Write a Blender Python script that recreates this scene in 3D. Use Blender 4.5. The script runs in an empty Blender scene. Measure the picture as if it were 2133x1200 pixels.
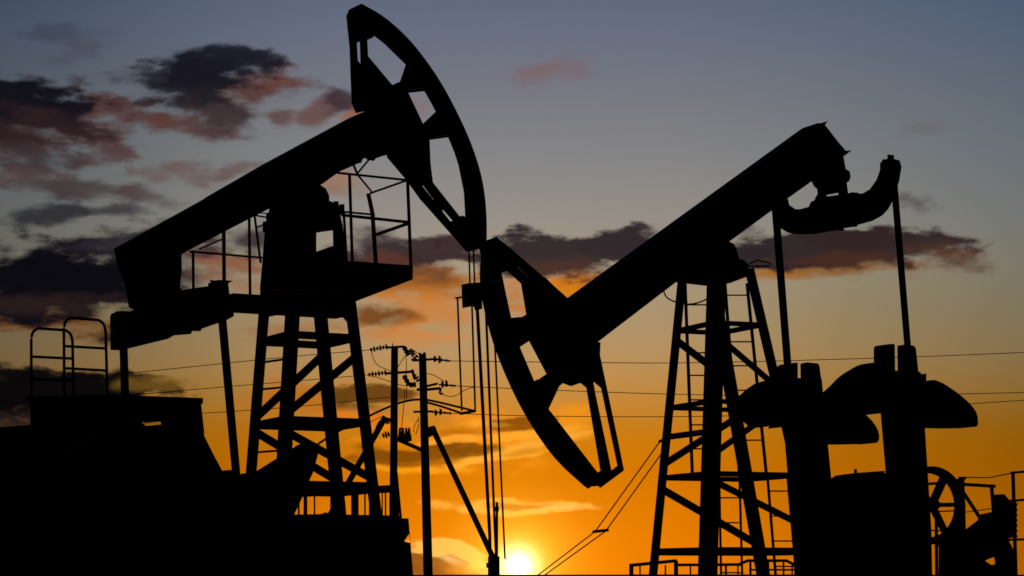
import bpy, math, random
from mathutils import Vector
from mathutils.geometry import tessellate_polygon
random.seed(7)
R = math.radians
SC = bpy.context.scene
COL = SC.collection

# ------------------------------------------------------------------ camera
FPX = 4900.0                       # focal length in photo pixels (photo is 2133 wide)
CAMZ = 1.6
HOR = 1196.0                       # photo row of the horizon
PITCH = math.atan((HOR - 600.0) / FPX)
cam = bpy.data.cameras.new('camera'); camo = bpy.data.objects.new('camera', cam); COL.objects.link(camo)
cam.lens = FPX / 2133.0 * 36.0; cam.sensor_width = 36.0
cam.clip_start = 0.1; cam.clip_end = 20000
camo.location = (0, 0, CAMZ); camo.rotation_euler = (math.pi / 2 + PITCH, 0, 0)
SC.camera = camo
C0 = Vector((0, 0, CAMZ))
FW = Vector((0, math.cos(PITCH), math.sin(PITCH))); UP = Vector((0, -math.sin(PITCH), math.cos(PITCH)))

def ray(px, py):
    return (FW * FPX + Vector((px - 1066.5, 0, 0)) + UP * (600.0 - py)).normalized()

def proj(p):
    d = p - C0
    k = FPX / d.dot(FW)
    return (1066.5 + d.x * k, 600.0 - d.dot(UP) * k)

def angpx(px, py):                 # sky direction of a photo point, as azimuth and elevation in units of 1/4900 rad
    d = ray(px, py)
    return (math.atan2(d.x, d.y) * FPX, math.asin(d.z) * FPX)

# ------------------------------------------------------------------ render + world
SC.view_settings.view_transform = 'Standard'; SC.view_settings.look = 'None'
SC.view_settings.exposure = 0.0; SC.view_settings.gamma = 1.0
SC.cycles.pixel_filter_type = 'BLACKMAN_HARRIS'; SC.cycles.filter_width = 1.6
SC.cycles.max_bounces = 2

def lin(c):
    o = []
    for v in c[:3]:
        v /= 255.0
        o.append(v / 12.92 if v <= 0.04045 else ((v + 0.055) / 1.055) ** 2.4)
    return (o[0], o[1], o[2], 1.0)

SUNPX = (1079, 1180)
W = bpy.data.worlds.new('World'); SC.world = W; W.use_nodes = True
W.cycles.sampling_method = 'NONE'      # nothing here is lit strongly enough by the sky to need a light map
nt = W.node_tree; N = nt.nodes; L = nt.links
for n in list(N): N.remove(n)

def put(sock, v):
    if hasattr(v, 'is_linked') or isinstance(v, bpy.types.NodeSocket): L.new(v, sock)
    else: sock.default_value = v
def M(op, a, b=0.0, c=0.0, clamp=False):
    n = N.new('ShaderNodeMath'); n.operation = op; n.use_clamp = clamp
    put(n.inputs[0], a); put(n.inputs[1], b)
    if op in ('MULTIPLY_ADD', 'SMOOTH_MIN'): put(n.inputs[2], c)
    return n.outputs[0]
def VM(op, a, b=None, s=None):
    n = N.new('ShaderNodeVectorMath'); n.operation = op
    put(n.inputs[0], a)
    if b is not None: put(n.inputs[1], b)
    if s is not None: put(n.inputs['Scale'], s)
    return n.outputs['Value'] if op in ('LENGTH', 'DOT_PRODUCT') else n.outputs[0]
def MR(v, a, b, lo=0.0, hi=1.0, smooth=True):
    n = N.new('ShaderNodeMapRange'); n.interpolation_type = 'SMOOTHSTEP' if smooth else 'LINEAR'; n.clamp = True
    put(n.inputs[0], v); n.inputs[1].default_value = a; n.inputs[2].default_value = b
    n.inputs[3].default_value = lo; n.inputs[4].default_value = hi
    return n.outputs[0]
def RAMP(v, stops):
    n = N.new('ShaderNodeValToRGB'); put(n.inputs[0], v); e = n.color_ramp.elements
    e[0].position = stops[0][0]; e[0].color = stops[0][1]
    e[1].position = stops[-1][0]; e[1].color = stops[-1][1]
    for p, c in stops[1:-1]:
        k = e.new(p); k.color = c
    return n.outputs[0]
def MIX(f, a, b, mode='MIX'):
    n = N.new('ShaderNodeMix'); n.data_type = 'RGBA'; n.blend_type = mode; n.clamp_factor = True
    put(n.inputs[0], f); put(n.inputs[6], a); put(n.inputs[7], b)
    return n.outputs[2]

tc = N.new('ShaderNodeTexCoord'); sep = N.new('ShaderNodeSeparateXYZ'); L.new(tc.outputs['Generated'], sep.inputs[0])
AZ = M('MULTIPLY', M('ARCTAN2', sep.outputs[0], sep.outputs[1]), FPX)
EL = M('MULTIPLY', M('ARCSINE', sep.outputs[2]), FPX)
cmb = N.new('ShaderNodeCombineXYZ'); L.new(AZ, cmb.inputs[0]); L.new(EL, cmb.inputs[1]); P = cmb.outputs[0]

# clear-sky colour by elevation (warm at the horizon, blue-grey above, dark at the zenith)
GR = [(1196, (240, 128, 0)), (1130, (236, 127, 0)), (1060, (227, 124, 0)), (980, (215, 120, 1)), (900, (205, 125, 16)),
      (820, (196, 139, 62)), (740, (186, 147, 96)), (660, (175, 149, 110)), (560, (166, 151, 127)), (450, (151, 144, 136)),
      (330, (135, 134, 135)), (200, (120, 122, 130)), (90, (107, 113, 130)), (0, (97, 106, 125))]
EMAX = 7000.0
stops = [(max(0.0, angpx(1066, y)[1]) / EMAX, lin(c)) for y, c in GR]
stops += [(0.35, lin((60, 70, 95))), (0.6, lin((26, 32, 48))), (1.0, lin((12, 15, 24)))]
base = RAMP(M('DIVIDE', EL, EMAX), stops)
sx, sz = angpx(*SUNPX)
dX = M('SUBTRACT', AZ, sx)
adX = M('ABSOLUTE', dX)
# falls off sideways from the sun's azimuth; the east, behind the camera, is already night-dark
side = RAMP(M('DIVIDE', adX, 15400.0),
            [(0.0, (1, 1, 1, 1)), (0.022, (0.93, 0.93, 0.95, 1)), (0.045, (0.66, 0.70, 0.71, 1)), (0.068, (0.46, 0.52, 0.58, 1)),
             (0.15, (0.24, 0.28, 0.36, 1)), (0.35, (0.06, 0.07, 0.10, 1)), (0.6, (0.012, 0.014, 0.02, 1)), (1.0, (0.006, 0.008, 0.012, 1))])
side_hi = RAMP(M('DIVIDE', adX, 15400.0),
            [(0.0, (1, 1, 1, 1)), (0.022, (0.98, 0.98, 0.98, 1)), (0.045, (0.82, 0.88, 0.90, 1)), (0.068, (0.62, 0.73, 0.80, 1)),
             (0.15, (0.24, 0.28, 0.36, 1)), (0.35, (0.06, 0.07, 0.10, 1)), (0.6, (0.012, 0.014, 0.02, 1)), (1.0, (0.006, 0.008, 0.012, 1))])
sky = MIX(1.0, base, MIX(MR(EL, 250, 1150), side, side_hi), 'MULTIPLY')
# the left of the sunset is a little darker still
leftd = MR(dX, -1300, -350, 0.68, 1.0)
sky = MIX(1.0, sky, leftd, 'MULTIPLY')
# bluer towards the upper left
# sun glow in the air
ds = VM('LENGTH', VM('SUBTRACT', P, (sx, sz, 0)))
def glow(col, rad, pw=1.0):
    g = M('POWER', 2.718, M('MULTIPLY', M('POWER', M('DIVIDE', ds, rad), pw), -1.0))
    return MIX(1.0, (0, 0, 0, 1), VM('SCALE', (col[0], col[1], col[2]), s=g), 'ADD')

# noises shared by all clouds
def noise(scale_x, scale_y, detail, rough, off):
    mp = VM('ADD', VM('MULTIPLY', P, (1.0 / scale_x, 1.0 / scale_y, 0)), off)
    n = N.new('ShaderNodeTexNoise'); n.noise_dimensions = '2D'
    L.new(mp, n.inputs['Vector']); n.inputs['Scale'].default_value = 1.0
    n.inputs['Detail'].default_value = detail; n.inputs['Roughness'].default_value = rough
    return n
nw = noise(190, 95, 3, 0.55, (3.1, 7.7, 0))
warp = VM('MULTIPLY', VM('SUBTRACT', nw.outputs['Color'], (0.5, 0.5, 0.5)), (84, 34, 0))
PW = VM('ADD', P, warp)
n2 = noise(105, 42, 5, 0.55, (11.3, 2.2, 0)).outputs['Fac']
n3 = noise(210, 70, 4, 0.55, (31.3, 22.2, 0)).outputs['Fac']
fz = M('ADD', M('MULTIPLY', M('SUBTRACT', n2, 0.5), 2.0), M('MULTIPLY', M('SUBTRACT', n3, 0.5), 0.6))

DK = (22, 21, 31); DB = (34, 31, 38); RD = (88, 56, 55); OD = (160, 92, 26)
# each cloud: centre, radii (photo px), tilt (degrees), colour, opacity, inner edge, outer edge
CL = [
 (110, 72, 60, 30, -10, (56, 58, 74), .5, .1, 1.2), (170, 100, 75, 30, 20, (68, 66, 80), .5, .1, 1.2),
 (1140, 146, 96, 40, 6, (124, 98, 100), .7, .15, 1.2),
 (1905, 268, 70, 14, 8, (106, 100, 100), .45, .1, 1.2), (1910, 430, 62, 26, -10, (72, 68, 70), .8, .15, 1.15),
 # left dark mass and its reddish flank
 (40, 262, 270, 108, 0, (78, 50, 47), .88, .3, 1.1), (215, 232, 110, 48, 12, (84, 54, 50), .88, .3, 1.1), (250, 268, 80, 24, 14, (88, 66, 66), .6, .1, 1.1),
 (40, 222, 200, 78, -4, DK, .97, .5, 1.1), (30, 215, 150, 46, -4, (18, 17, 25), .9, .8, 1.3), (50, 275, 170, 60, 0, (46, 31, 34), .92, .25, 1.15), (70, 330, 170, 34, 0, (60, 52, 56), .7, .1, 1.15),
 # main dark cloud
 (510, 192, 130, 54, 4, (86, 55, 52), .92, .3, 1.15), (580, 172, 66, 26, 10, (98, 60, 52), .8, .2, 1.15), (640, 166, 34, 16, 0, (98, 88, 94), .4, .1, 1.1),
 (380, 182, 140, 60, 2, DB, .95, .4, 1.1), (425, 148, 150, 58, 5, (22, 22, 33), .97, .45, 1.1), (490, 122, 74, 40, 8, (29, 29, 40), .96, .4, 1.1), (410, 160, 90, 34, 3, (24, 23, 33), .9, .7, 1.3), (290, 158, 60, 28, 10, (44, 42, 52), .75, .1, 1.15),
 (400, 212, 120, 40, 0, (34, 31, 36), .88, .25, 1.15),
 (385, 256, 140, 36, -3, (82, 56, 54), .9, .25, 1.12), (455, 246, 80, 28, 0, (60, 50, 54), .8, .2, 1.15), (355, 250, 50, 20, 0, (92, 60, 46), .6, .2, 1.15),
 (672, 228, 66, 34, 14, (102, 70, 64), .85, .25, 1.12), (578, 248, 42, 28, 0, (94, 68, 67), .85, .25, 1.12), (712, 210, 50, 30, 0, (62, 46, 54), .9, .25, 1.12),
 (735, 240, 44, 12, 25, (150, 86, 48), .75, .2, 1.2), (872, 222, 30, 22, 0, (134, 112, 110), .6, .2, 1.2),
 (225, 326, 66, 24, 0, (82, 61, 61), .88, .25, 1.12),
 (60, 374, 150, 30, -4, (84, 67, 66), .7, .1, 1.15), (160, 392, 140, 26, -4, (62, 57, 59), .8, .2, 1.15),
 (370, 356, 110, 28, -5, (100, 78, 73), .75, .15, 1.15), (480, 354, 110, 18, 12, (100, 76, 71), .7, .15, 1.15), (295, 408, 120, 24, -8, (76, 62, 63), .78, .15, 1.15),
 (105, 444, 90, 28, 5, (44, 44, 49), .94, .3, 1.1), (240, 440, 96, 18, 0, (52, 50, 54), .85, .25, 1.1),
 # low dark bank at left with its glowing underside
 (100, 668, 260, 34, 0, (112, 68, 28), .9, .2, 1.2), (250, 690, 130, 24, 8, (124, 86, 48), .55, .1, 1.2),
 (140, 572, 330, 90, 12, (28, 25, 33), .96, .45, 1.15), (100, 592, 280, 90, 0, (13, 12, 20), .97, .5, 1.15), (330, 560, 190, 76, 12, (48, 40, 48), .85, .2, 1.2),
 (90, 585, 200, 50, 4, (11, 10, 17), .95, .8, 1.3),
 (85, 632, 200, 26, 0, (50, 34, 32), .6, .1, 1.2), (230, 506, 90, 20, 8, (46, 42, 50), .8, .2, 1.15),
 (470, 545, 100, 34, -14, (140, 92, 66), .9, .2, 1.2), (430, 520, 60, 20, 8, (60, 42, 48), .8, .2, 1.2), (500, 592, 80, 24, -8, (150, 112, 84), .7, .2, 1.2), (520, 500, 100, 34, 8, (52, 40, 48), .9, .25, 1.15),
 (70, 822, 330, 58, 0, (13, 11, 13), .98, .65, 1.05), (80, 816, 200, 42, 0, (10, 8, 10), .97, 1.0, 1.5), (330, 800, 80, 20, 0, (112, 80, 28), .8, .15, 1.2), (10, 888, 150, 30, 0, (34, 27, 28), .9, .3, 1.2),
 # orange bank and centre strip
 (700, 372, 90, 40, 0, (156, 112, 84), .7, .1, 1.2), (700, 400, 60, 14, 0, (132, 104, 92), .5, .1, 1.2),
 (900, 585, 220, 50, -6, (176, 104, 30), .95, .2, 1.2), (850, 560, 180, 46, -4, (112, 68, 40), .88, .2, 1.2), (860, 530, 210, 38, 4, (52, 38, 42), .96, .6, 1.15), (960, 520, 80, 34, 0, (64, 46, 48), .8, .2, 1.15),
 (760, 505, 90, 32, 6, (60, 48, 54), .9, .25, 1.15), (800, 545, 70, 24, -8, (92, 54, 44), .8, .2, 1.15),
 (900, 640, 150, 42, -10, (206, 124, 48), .75, .15, 1.2), (790, 655, 80, 28, 5, (118, 68, 24), .95, .3, 1.15), (870, 695, 110, 26, 0, (212, 128, 52), .75, .15, 1.2), (780, 690, 90, 18, 0, (190, 120, 60), .5, .1, 1.2),
 (620, 690, 120, 34, 5, (152, 102, 58), .6, .1, 1.2), (600, 640, 60, 24, 5, (190, 124, 62), .6, .1, 1.2), (640, 830, 150, 34, 0, (186, 102, 12), .75, .1, 1.2),
 (1190, 590, 160, 32, 0, (214, 124, 14), .97, .2, 1.2), (1060, 600, 40, 40, 0, (190, 124, 60), .8, .2, 1.2), (1190, 528, 270, 46, 3, (43, 35, 40), .97, .7, 1.15), (1180, 560, 170, 28, 0, (74, 50, 42), .85, .2, 1.15), (1320, 506, 120, 34, 6, (48, 40, 45), .95, .35, 1.12), (1060, 520, 70, 34, 0, (52, 42, 48), .9, .2, 1.12),
 (1700, 560, 330, 30, 2, (134, 86, 36), .85, .15, 1.2), (1600, 578, 120, 20, 4, (168, 104, 38), .7, .1, 1.2),
 (1660, 520, 250, 42, 3, (43, 33, 36), .97, .7, 1.15), (1850, 512, 155, 42, -3, (50, 36, 37), .97, .65, 1.15), (1965, 538, 100, 28, -10, (84, 54, 40), .9, .25, 1.2), (1560, 520, 110, 44, 0, (46, 38, 42), .95, .35, 1.12), (1790, 540, 140, 24, 0, (76, 46, 32), .7, .2, 1.15),
 # low glowing clouds round the sun
 (785, 822, 92, 26, 3, (94, 56, 14), .93, .6, 1.15), (770, 848, 80, 14, 0, (90, 66, 28), .7, .2, 1.2), (760, 870, 90, 20, 0, (240, 118, 14), .6, .1, 1.2),
 (1010, 910, 220, 74, 6, (244, 144, 22), .8, .2, 1.2), (1180, 872, 90, 20, 0, (236, 146, 26), .8, .1, 1.2), (1190, 905, 70, 22, 0, (246, 160, 40), .6, .1, 1.2),
 (1075, 878, 62, 16, 5, (128, 72, 8), .94, .8, 1.15), (950, 900, 120, 14, 0, (178, 98, 10), .8, .1, 1.2), (1000, 885, 70, 9, 4, (252, 168, 50), .6, .1, 1.2),
 (870, 948, 150, 27, 3, (118, 64, 6), .92, .6, 1.15), (905, 958, 120, 10, 3, (168, 96, 10), .8, .2, 1.2), (980, 932, 84, 16, -8, (124, 68, 6), .92, .6, 1.15), (960, 914, 120, 9, 4, (252, 166, 48), .85, .5, 1.2), (1110, 905, 110, 11, 8, (252, 166, 44), .8, .4, 1.2), (1030, 954, 175, 12, 8, (255, 174, 50), .9, .4, 1.2),
 (860, 976, 160, 10, 0, (254, 160, 24), .8, .1, 1.2), (1120, 926, 120, 13, 10, (254, 176, 60), .7, .1, 1.2), (1090, 945, 70, 8, 8, (190, 110, 10), .6, .1, 1.2),
 (1065, 1053, 150, 14, 0, (252, 176, 62), .92, .6, 1.15), (1150, 1054, 66, 10, 0, (254, 188, 84), .8, .1, 1.2), (1080, 1049, 80, 7, 0, (200, 108, 6), .85, .15, 1.2),
 (925, 1160, 84, 36, -16, (254, 188, 84), .96, .8, 1.15), (895, 1180, 76, 26, -8, (138, 70, 20), .98, .8, 1.12), (930, 1168, 55, 10, -18, (254, 205, 120), .7, .1, 1.2), (955, 1188, 70, 16, -12, (214, 124, 30), .85, .2, 1.2),
]
for (cx, cy, rx, ry, tilt, col, op, e0, e1) in CL:
    a, b = angpx(cx, cy)
    mp = N.new('ShaderNodeMapping'); mp.vector_type = 'TEXTURE'
    ch = N.new('ShaderNodeVectorMath'); ch.operation = 'MULTIPLY_ADD'   # keeps the node chain sequential
    L.new(sky, ch.inputs[0]); ch.inputs[1].default_value = (1e-7, 1e-7, 1e-7); L.new(PW, ch.inputs[2])
    L.new(ch.outputs[0], mp.inputs['Vector'])
    mp.inputs['Location'].default_value = (a, b, 0); mp.inputs['Rotation'].default_value = (0, 0, R(tilt))
    mp.inputs['Scale'].default_value = (rx, ry, 1)
    d = VM('LENGTH', mp.outputs[0])
    d = M('ADD', d, fz)
    al = MR(d, e1, e0, 0.0, op)
    sky = MIX(al, sky, lin(col))
sky = MIX(1.0, sky, glow((0.14, 0.04, 0.0), 260, 1.4), 'ADD')
sky = MIX(1.0, sky, glow((1.7, 1.05, 0.08), 58, 1.15), 'ADD')
sky = MIX(1.0, sky, glow((3.0, 2.8, 1.9), 27, 1.7), 'ADD')
# below the horizon
sky = MIX(MR(EL, -60, -4, 1.0, 0.0), sky, (0.006, 0.005, 0.004, 1))
bg = N.new('ShaderNodeBackground'); L.new(sky, bg.inputs['Color']); bg.inputs['Strength'].default_value = 1.0
ow = N.new('ShaderNodeOutputWorld'); L.new(bg.outputs[0], ow.inputs['Surface'])

sd = ray(*SUNPX)
sl = bpy.data.lights.new('sun', 'SUN'); sl.energy = 0.12; sl.angle = R(0.5); sl.color = (1.0, 0.55, 0.2)
slo = bpy.data.objects.new('sun', sl); COL.objects.link(slo)
slo.rotation_euler = (-sd).to_track_quat('-Z', 'Y').to_euler()

# ------------------------------------------------------------------ materials
def mat(name, col, rough=0.85, spec=0.1, bump=0.0, nscale=6.0, col2=None, metal=0.0):
    m = bpy.data.materials.new(name); m.use_nodes = True
    t = m.node_tree; b = t.nodes['Principled BSDF']
    b.inputs['Roughness'].default_value = rough; b.inputs['Specular IOR Level'].default_value = spec; b.inputs['Metallic'].default_value = metal
    tx = t.nodes.new('ShaderNodeTexNoise'); tx.inputs['Scale'].default_value = nscale; tx.inputs['Detail'].default_value = 6
    g = t.nodes.new('ShaderNodeTexCoord'); t.links.new(g.outputs['Object'], tx.inputs['Vector'])
    r = t.nodes.new('ShaderNodeValToRGB'); t.links.new(tx.outputs['Fac'], r.inputs[0])
    c2 = col2 or tuple(v * 0.55 for v in col)
    r.color_ramp.elements[0].position = 0.38; r.color_ramp.elements[0].color = (*c2, 1)
    r.color_ramp.elements[1].position = 0.62; r.color_ramp.elements[1].color = (*col, 1)
    t.links.new(r.outputs[0], b.inputs['Base Color'])
    if bump:
        bp = t.nodes.new('ShaderNodeBump'); bp.inputs['Strength'].default_value = bump; bp.inputs['Distance'].default_value = 0.01
        t.links.new(tx.outputs['Fac'], bp.inputs['Height']); t.links.new(bp.outputs[0], b.inputs['Normal'])
    return m
STEEL = mat('dark_painted_steel', (0.035, 0.033, 0.032), 0.8, 0.12, 0.3, 9, (0.028, 0.016, 0.010))
STEEL2 = mat('galvanised_steel', (0.05, 0.05, 0.052), 0.7, 0.15, 0.2, 14)
IRON = mat('cast_iron', (0.028, 0.026, 0.026), 0.9, 0.08, 0.5, 20)
WOOD = mat('weathered_wood', (0.045, 0.033, 0.024), 0.95, 0.05, 0.6, 12)
CABLE = mat('black_cable', (0.02, 0.02, 0.02), 0.8, 0.1, 0.0, 5)
CERAM = mat('insulator_glaze', (0.05, 0.035, 0.028), 0.4, 0.3, 0.0, 5)
SOIL = mat('dry_soil', (0.06, 0.045, 0.032), 1.0, 0.02, 0.8, 1.5, (0.035, 0.03, 0.018))
CONC = mat('stained_concrete', (0.10, 0.095, 0.085), 0.95, 0.05, 0.4, 5)

# ------------------------------------------------------------------ mesh helpers
class MB:
    def __init__(s): s.v = []; s.f = []
    def add(s, vs, fs):
        o = len(s.v); s.v += [Vector(v) for v in vs]; s.f += [tuple(i + o for i in f) for f in fs]
    def bar(s, p, q, w, h=None, side=None):
        """box beam from p to q; w across 'side', h across the other way"""
        h = h or w; p = Vector(p); q = Vector(q); d = q - p
        if d.length < 1e-5: return
        d.normalize()
        sdv = Vector(side) if side is not None else Vector((0, 0, 1)).cross(d)
        if sdv.length < 1e-3: sdv = Vector((1, 0, 0))
        sdv = (sdv - d * sdv.dot(d)).normalized(); t = d.cross(sdv).normalized()
        a = sdv * (w / 2); b = t * (h / 2)
        s.add([p - a - b, p + a - b, p + a + b, p - a + b, q - a - b, q + a - b, q + a + b, q - a + b],
              [(0, 3, 2, 1), (4, 5, 6, 7), (0, 1, 5, 4), (1, 2, 6, 5), (2, 3, 7, 6), (3, 0, 4, 7)])
    def tube(s, pts, r, n=8, r2=None):
        pts = [Vector(p) for p in pts]; k = len(pts); rings = []
        ref = Vector((0, 0, 1))
        for i, p in enumerate(pts):
            d = (pts[min(i + 1, k - 1)] - pts[max(i - 1, 0)]).normalized()
            u = ref.cross(d)
            if u.length < 0.05: u = Vector((1, 0, 0)).cross(d)
            u.normalize(); w = d.cross(u)
            rr = r if r2 is None else r + (r2 - r) * i / (k - 1)
            rings.append([p + (u * math.cos(2 * math.pi * j / n) + w * math.sin(2 * math.pi * j / n)) * rr for j in range(n)])
        vs = [v for g in rings for v in g]; fs = []
        for i in range(k - 1):
            for j in range(n):
                a = i * n + j; b = i * n + (j + 1) % n
                fs.append((a, b, b + n, a + n))
        fs.append(tuple(range(n))[::-1]); fs.append(tuple(range((k - 1) * n, k * n)))
        s.add(vs, fs)
    def prism(s, loops, off):
        """loops: list of lists of 3-D points in one plane (first outline, rest holes); swept by off"""
        off = Vector(off); loops = [[Vector(p) for p in l] for l in loops]
        tris = tessellate_polygon(loops)
        fl = [p for l in loops for p in l]; n = len(fl)
        fs = [tuple(t) for t in tris] + [tuple(i + n for i in reversed(t)) for t in tris]
        o = 0
        for l in loops:
            k = len(l)
            for i in range(k):
                a = o + i; b = o + (i + 1) % k
                fs.append((a, b, b + n, a + n))
            o += k
        s.add(fl + [p + off for p in fl], fs)
    def ball(s, c, r, sz=(1, 1, 1), n=10):
        c = Vector(c); vs = []; fs = []; m = n // 2
        for i in range(m + 1):
            th = math.pi * i / m
            for j in range(n):
                ph = 2 * math.pi * j / n
                vs.append(c + Vector((math.sin(th) * math.cos(ph) * sz[0], math.sin(th) * math.sin(ph) * sz[1], math.cos(th) * sz[2])) * r)
        for i in range(m):
            for j in range(n):
                fs.append((i * n + j, (i + 1) * n + j, (i + 1) * n + (j + 1) % n, i * n + (j + 1) % n))
        s.add(vs, fs)
    def build(s, name, m, parent=None):
        org = parent_loc(parent)
        me = bpy.data.meshes.new(name)
        me.from_pydata([v - org for v in s.v], [], s.f); me.validate(); 
        import bmesh
        bm = bmesh.new(); bm.from_mesh(me); bmesh.ops.recalc_face_normals(bm, faces=bm.faces); bm.to_mesh(me); bm.free()
        me.materials.append(m)
        o = bpy.data.objects.new(name, me); COL.objects.link(o)
        if parent is not None: o.parent = parent
        return o
def parent_loc(p):
    v = Vector((0, 0, 0))
    while p is not None: v = v + p.location; p = p.parent
    return v
def tag(o, label, cat, group=None, kind=None):
    o['label'] = label; o['category'] = cat
    if group: o['group'] = group
    if kind: o['kind'] = kind
    return o
def thing(name, loc, label, cat, group=None):
    o = bpy.data.objects.new(name, None); COL.objects.link(o); o.location = loc; o.empty_display_size = 0.3
    return tag(o, label, cat, group)

class Frame:
    """vertical working plane: origin O on the ground, U along it, V the horizontal normal (thickness direction)"""
    def __init__(s, ox, oy, ang):
        s.O = Vector((ox, oy, 0)); a = R(ang)
        s.U = Vector((math.cos(a), math.sin(a), 0)); s.V = Vector((math.sin(a), -math.cos(a), 0))
    def p(s, px, py, v=0.0, z0=0.0):
        d = ray(px, py); k = ((s.O + s.V * v - C0).dot(s.V)) / d.dot(s.V)
        q = C0 + d * k
        if q.z < z0: q = Vector((q.x, q.y, z0))
        return q
    def uz(s, q): return ((q - s.O).dot(s.U), q.z)
    def at(s, u, v, z): return s.O + s.U * u + s.V * v + Vector((0, 0, z))
    def cross(s, u):
        """the plane at right angles, standing at distance u along this one"""
        f = Frame(0, 0, 0); f.O = s.O + s.U * u; f.U = s.V.copy(); f.V = s.U.copy(); return f
    def traced(s, loops, vc, t):
        """outline seen in the photograph -> (u,z) shape of a solid 2t thick round vc, so that its silhouette is that outline"""
        out = []
        l0 = loops[0]; cx = sum(p[0] for p in l0) / len(l0); cy = sum(p[1] for p in l0) / len(l0)
        a = proj(s.p(cx, cy, vc)); b = proj(s.p(cx, cy, vc) + s.V * 0.1)
        sh = Vector((b[0] - a[0], b[1] - a[1]))
        if sh.length > 1e-6: sh.normalize()
        for li, lp in enumerate(loops):
            n = len(lp); ar = sum(lp[i][0] * lp[(i + 1) % n][1] - lp[(i + 1) % n][0] * lp[i][1] for i in range(n))
            sg = 1 if ar > 0 else -1
            if li: sg = -sg
            res = []
            win = max(4.0, t * 120.0)          # small notches follow the run of the edge they sit on
            for i in range(n):
                p1 = lp[i]; nn = Vector((0, 0))
                for st in (1, -1):
                    left = win; j = i
                    while left > 0:
                        q = lp[j % n]; r = lp[(j + st) % n]
                        e = Vector((r[0] - q[0], r[1] - q[1])) * st
                        le = e.length
                        if le > 1e-6: nn += Vector((e.y, -e.x)) / le * min(le, left) * sg
                        left -= max(le, 0.01); j += st
                if nn.length > 1e-6: nn.normalize()
                if len(p1) > 2: k = p1[2]
                else: k = max(-1.0, min(1.0, nn.dot(sh) * 3.0))
                res.append(s.uz(s.p(p1[0], p1[1], vc + t * k)))
            out.append(res)
        return out

def slab(mb, fr, loops, vc, t):
    L3 = [[fr.at(u, vc - t, z) for (u, z) in lp] for lp in fr.traced(loops, vc, t)]
    mb.prism(L3, fr.V * (2 * t))
def plates(mb, fr, loops, vc, t, th):
    uz = fr.traced(loops, vc, t)
    for v in (vc - t, vc + t - th):
        mb.prism([[fr.at(u, v, z) for (u, z) in lp] for lp in uz], fr.V * th)
    return uz
def rbox(mb, fr, loops, t_in, vc=0): slab(mb, fr, loops, vc, t_in)
def pxbar(mb, fr, a, b, wpx, va=0.0, vb=None, depth=None):
    """straight member whose ends are seen at a and b, wpx photo pixels wide"""
    vb = va if vb is None else vb
    p = fr.p(a[0], a[1], va); q = fr.p(b[0], b[1], vb)
    mid = (p + q) / 2; ppm = FPX / (mid - C0).dot(FW)
    w = wpx / ppm
    view = (mid - C0).normalized()
    d = (q - p).normalized(); side = d.cross(view)
    mb.bar(p, q, w, depth or w, side)
def pxtube(mb, fr, pts, wpx, v=0.0, n=8):
    P3 = [fr.p(x, y, v) for x, y in pts]
    ppm = FPX / (P3[0] - C0).dot(FW); mb.tube(P3, wpx / ppm / 2, n)
def smooth(pts, it=2):
    for _ in range(it):
        o = [pts[0]]
        for a, b in zip(pts[:-1], pts[1:]):
            o += [(a[0] * .75 + b[0] * .25, a[1] * .75 + b[1] * .25), (a[0] * .25 + b[0] * .75, a[1] * .25 + b[1] * .75)]
        o.append(pts[-1]); pts = o
    return pts

# ------------------------------------------------------------------ ground
g = MB()
nseg = 60; rad = [0.0, 6, 12, 20, 30, 45, 70, 120, 250, 600, 2000, 9000]
for i in range(len(rad) - 1):
    for j in range(nseg):
        a0, a1 = 2 * math.pi * j / nseg, 2 * math.pi * (j + 1) / nseg
        def gp(r, a):
            x, y = r * math.cos(a), r * math.sin(a) + 20
            return (x, y, 0.0)
        if i == 0: g.add([gp(0, 0), gp(rad[1], a0), gp(rad[1], a1)], [(0, 1, 2)])
        else: g.add([gp(rad[i], a0), gp(rad[i + 1], a0), gp(rad[i + 1], a1), gp(rad[i], a1)], [(0, 1, 2, 3)])
o = g.build('ground', SOIL); o['kind'] = 'structure'

# ================================================================== shared builders
def tower(root, fr, legs, wt, wb, widths, levels, diags):
    """legs: name -> (top px, low px); A,C stand on the far side, B,D on the near side"""
    sgn = {'A': -1, 'B': 1, 'C': -1, 'D': 1}; pts = {}
    for k, (tp, lo) in legs.items():
        a = fr.p(tp[0], tp[1], sgn[k] * wt); b = fr.p(lo[0], lo[1], sgn[k] * wb)
        d = b - a; b = a + d * (a.z / (a.z - b.z))      # down to the ground
        pts[k] = (a, b)
        m = MB(); m.bar(a, b, widths[k], widths[k], fr.U)
        # flange strip, so a leg reads as a rolled section
        w = widths[k]
        m.bar(a + fr.V * (w * .55), b + fr.V * (w * .55), w * 1.12, 0.012, fr.U)
        m.bar((b + Vector((0, 0, .03))) - fr.U * w, (b + Vector((0, 0, .03))) + fr.U * w, w * 2, 0.03, fr.V)
        m.build('leg', STEEL, root)
    def lp(k, z):
        a, b = pts[k]; t = (a.z - z) / (a.z - b.z); return a + (b - a) * t
    for (z, h, faces) in levels:
        m = MB()
        for f in faces:
            m.bar(lp(f[0], z), lp(f[1], z), 0.05, h, fr.U if f in ('AB', 'CD') else fr.V)
        m.build('cross_brace', STEEL, root)
    for (k1, z1, k2, z2, w) in diags:
        m = MB(); m.bar(lp(k1, z1), lp(k2, z2), w, 0.04, (lp(k1, z1) - lp(k2, z2)).cross(Vector((fr.V.x, fr.V.y, 0))))
        m.build('diagonal_brace', STEEL, root)
    return pts, lp
def zof(fr, px, py, v): return fr.p(px, py, v).z

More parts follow.
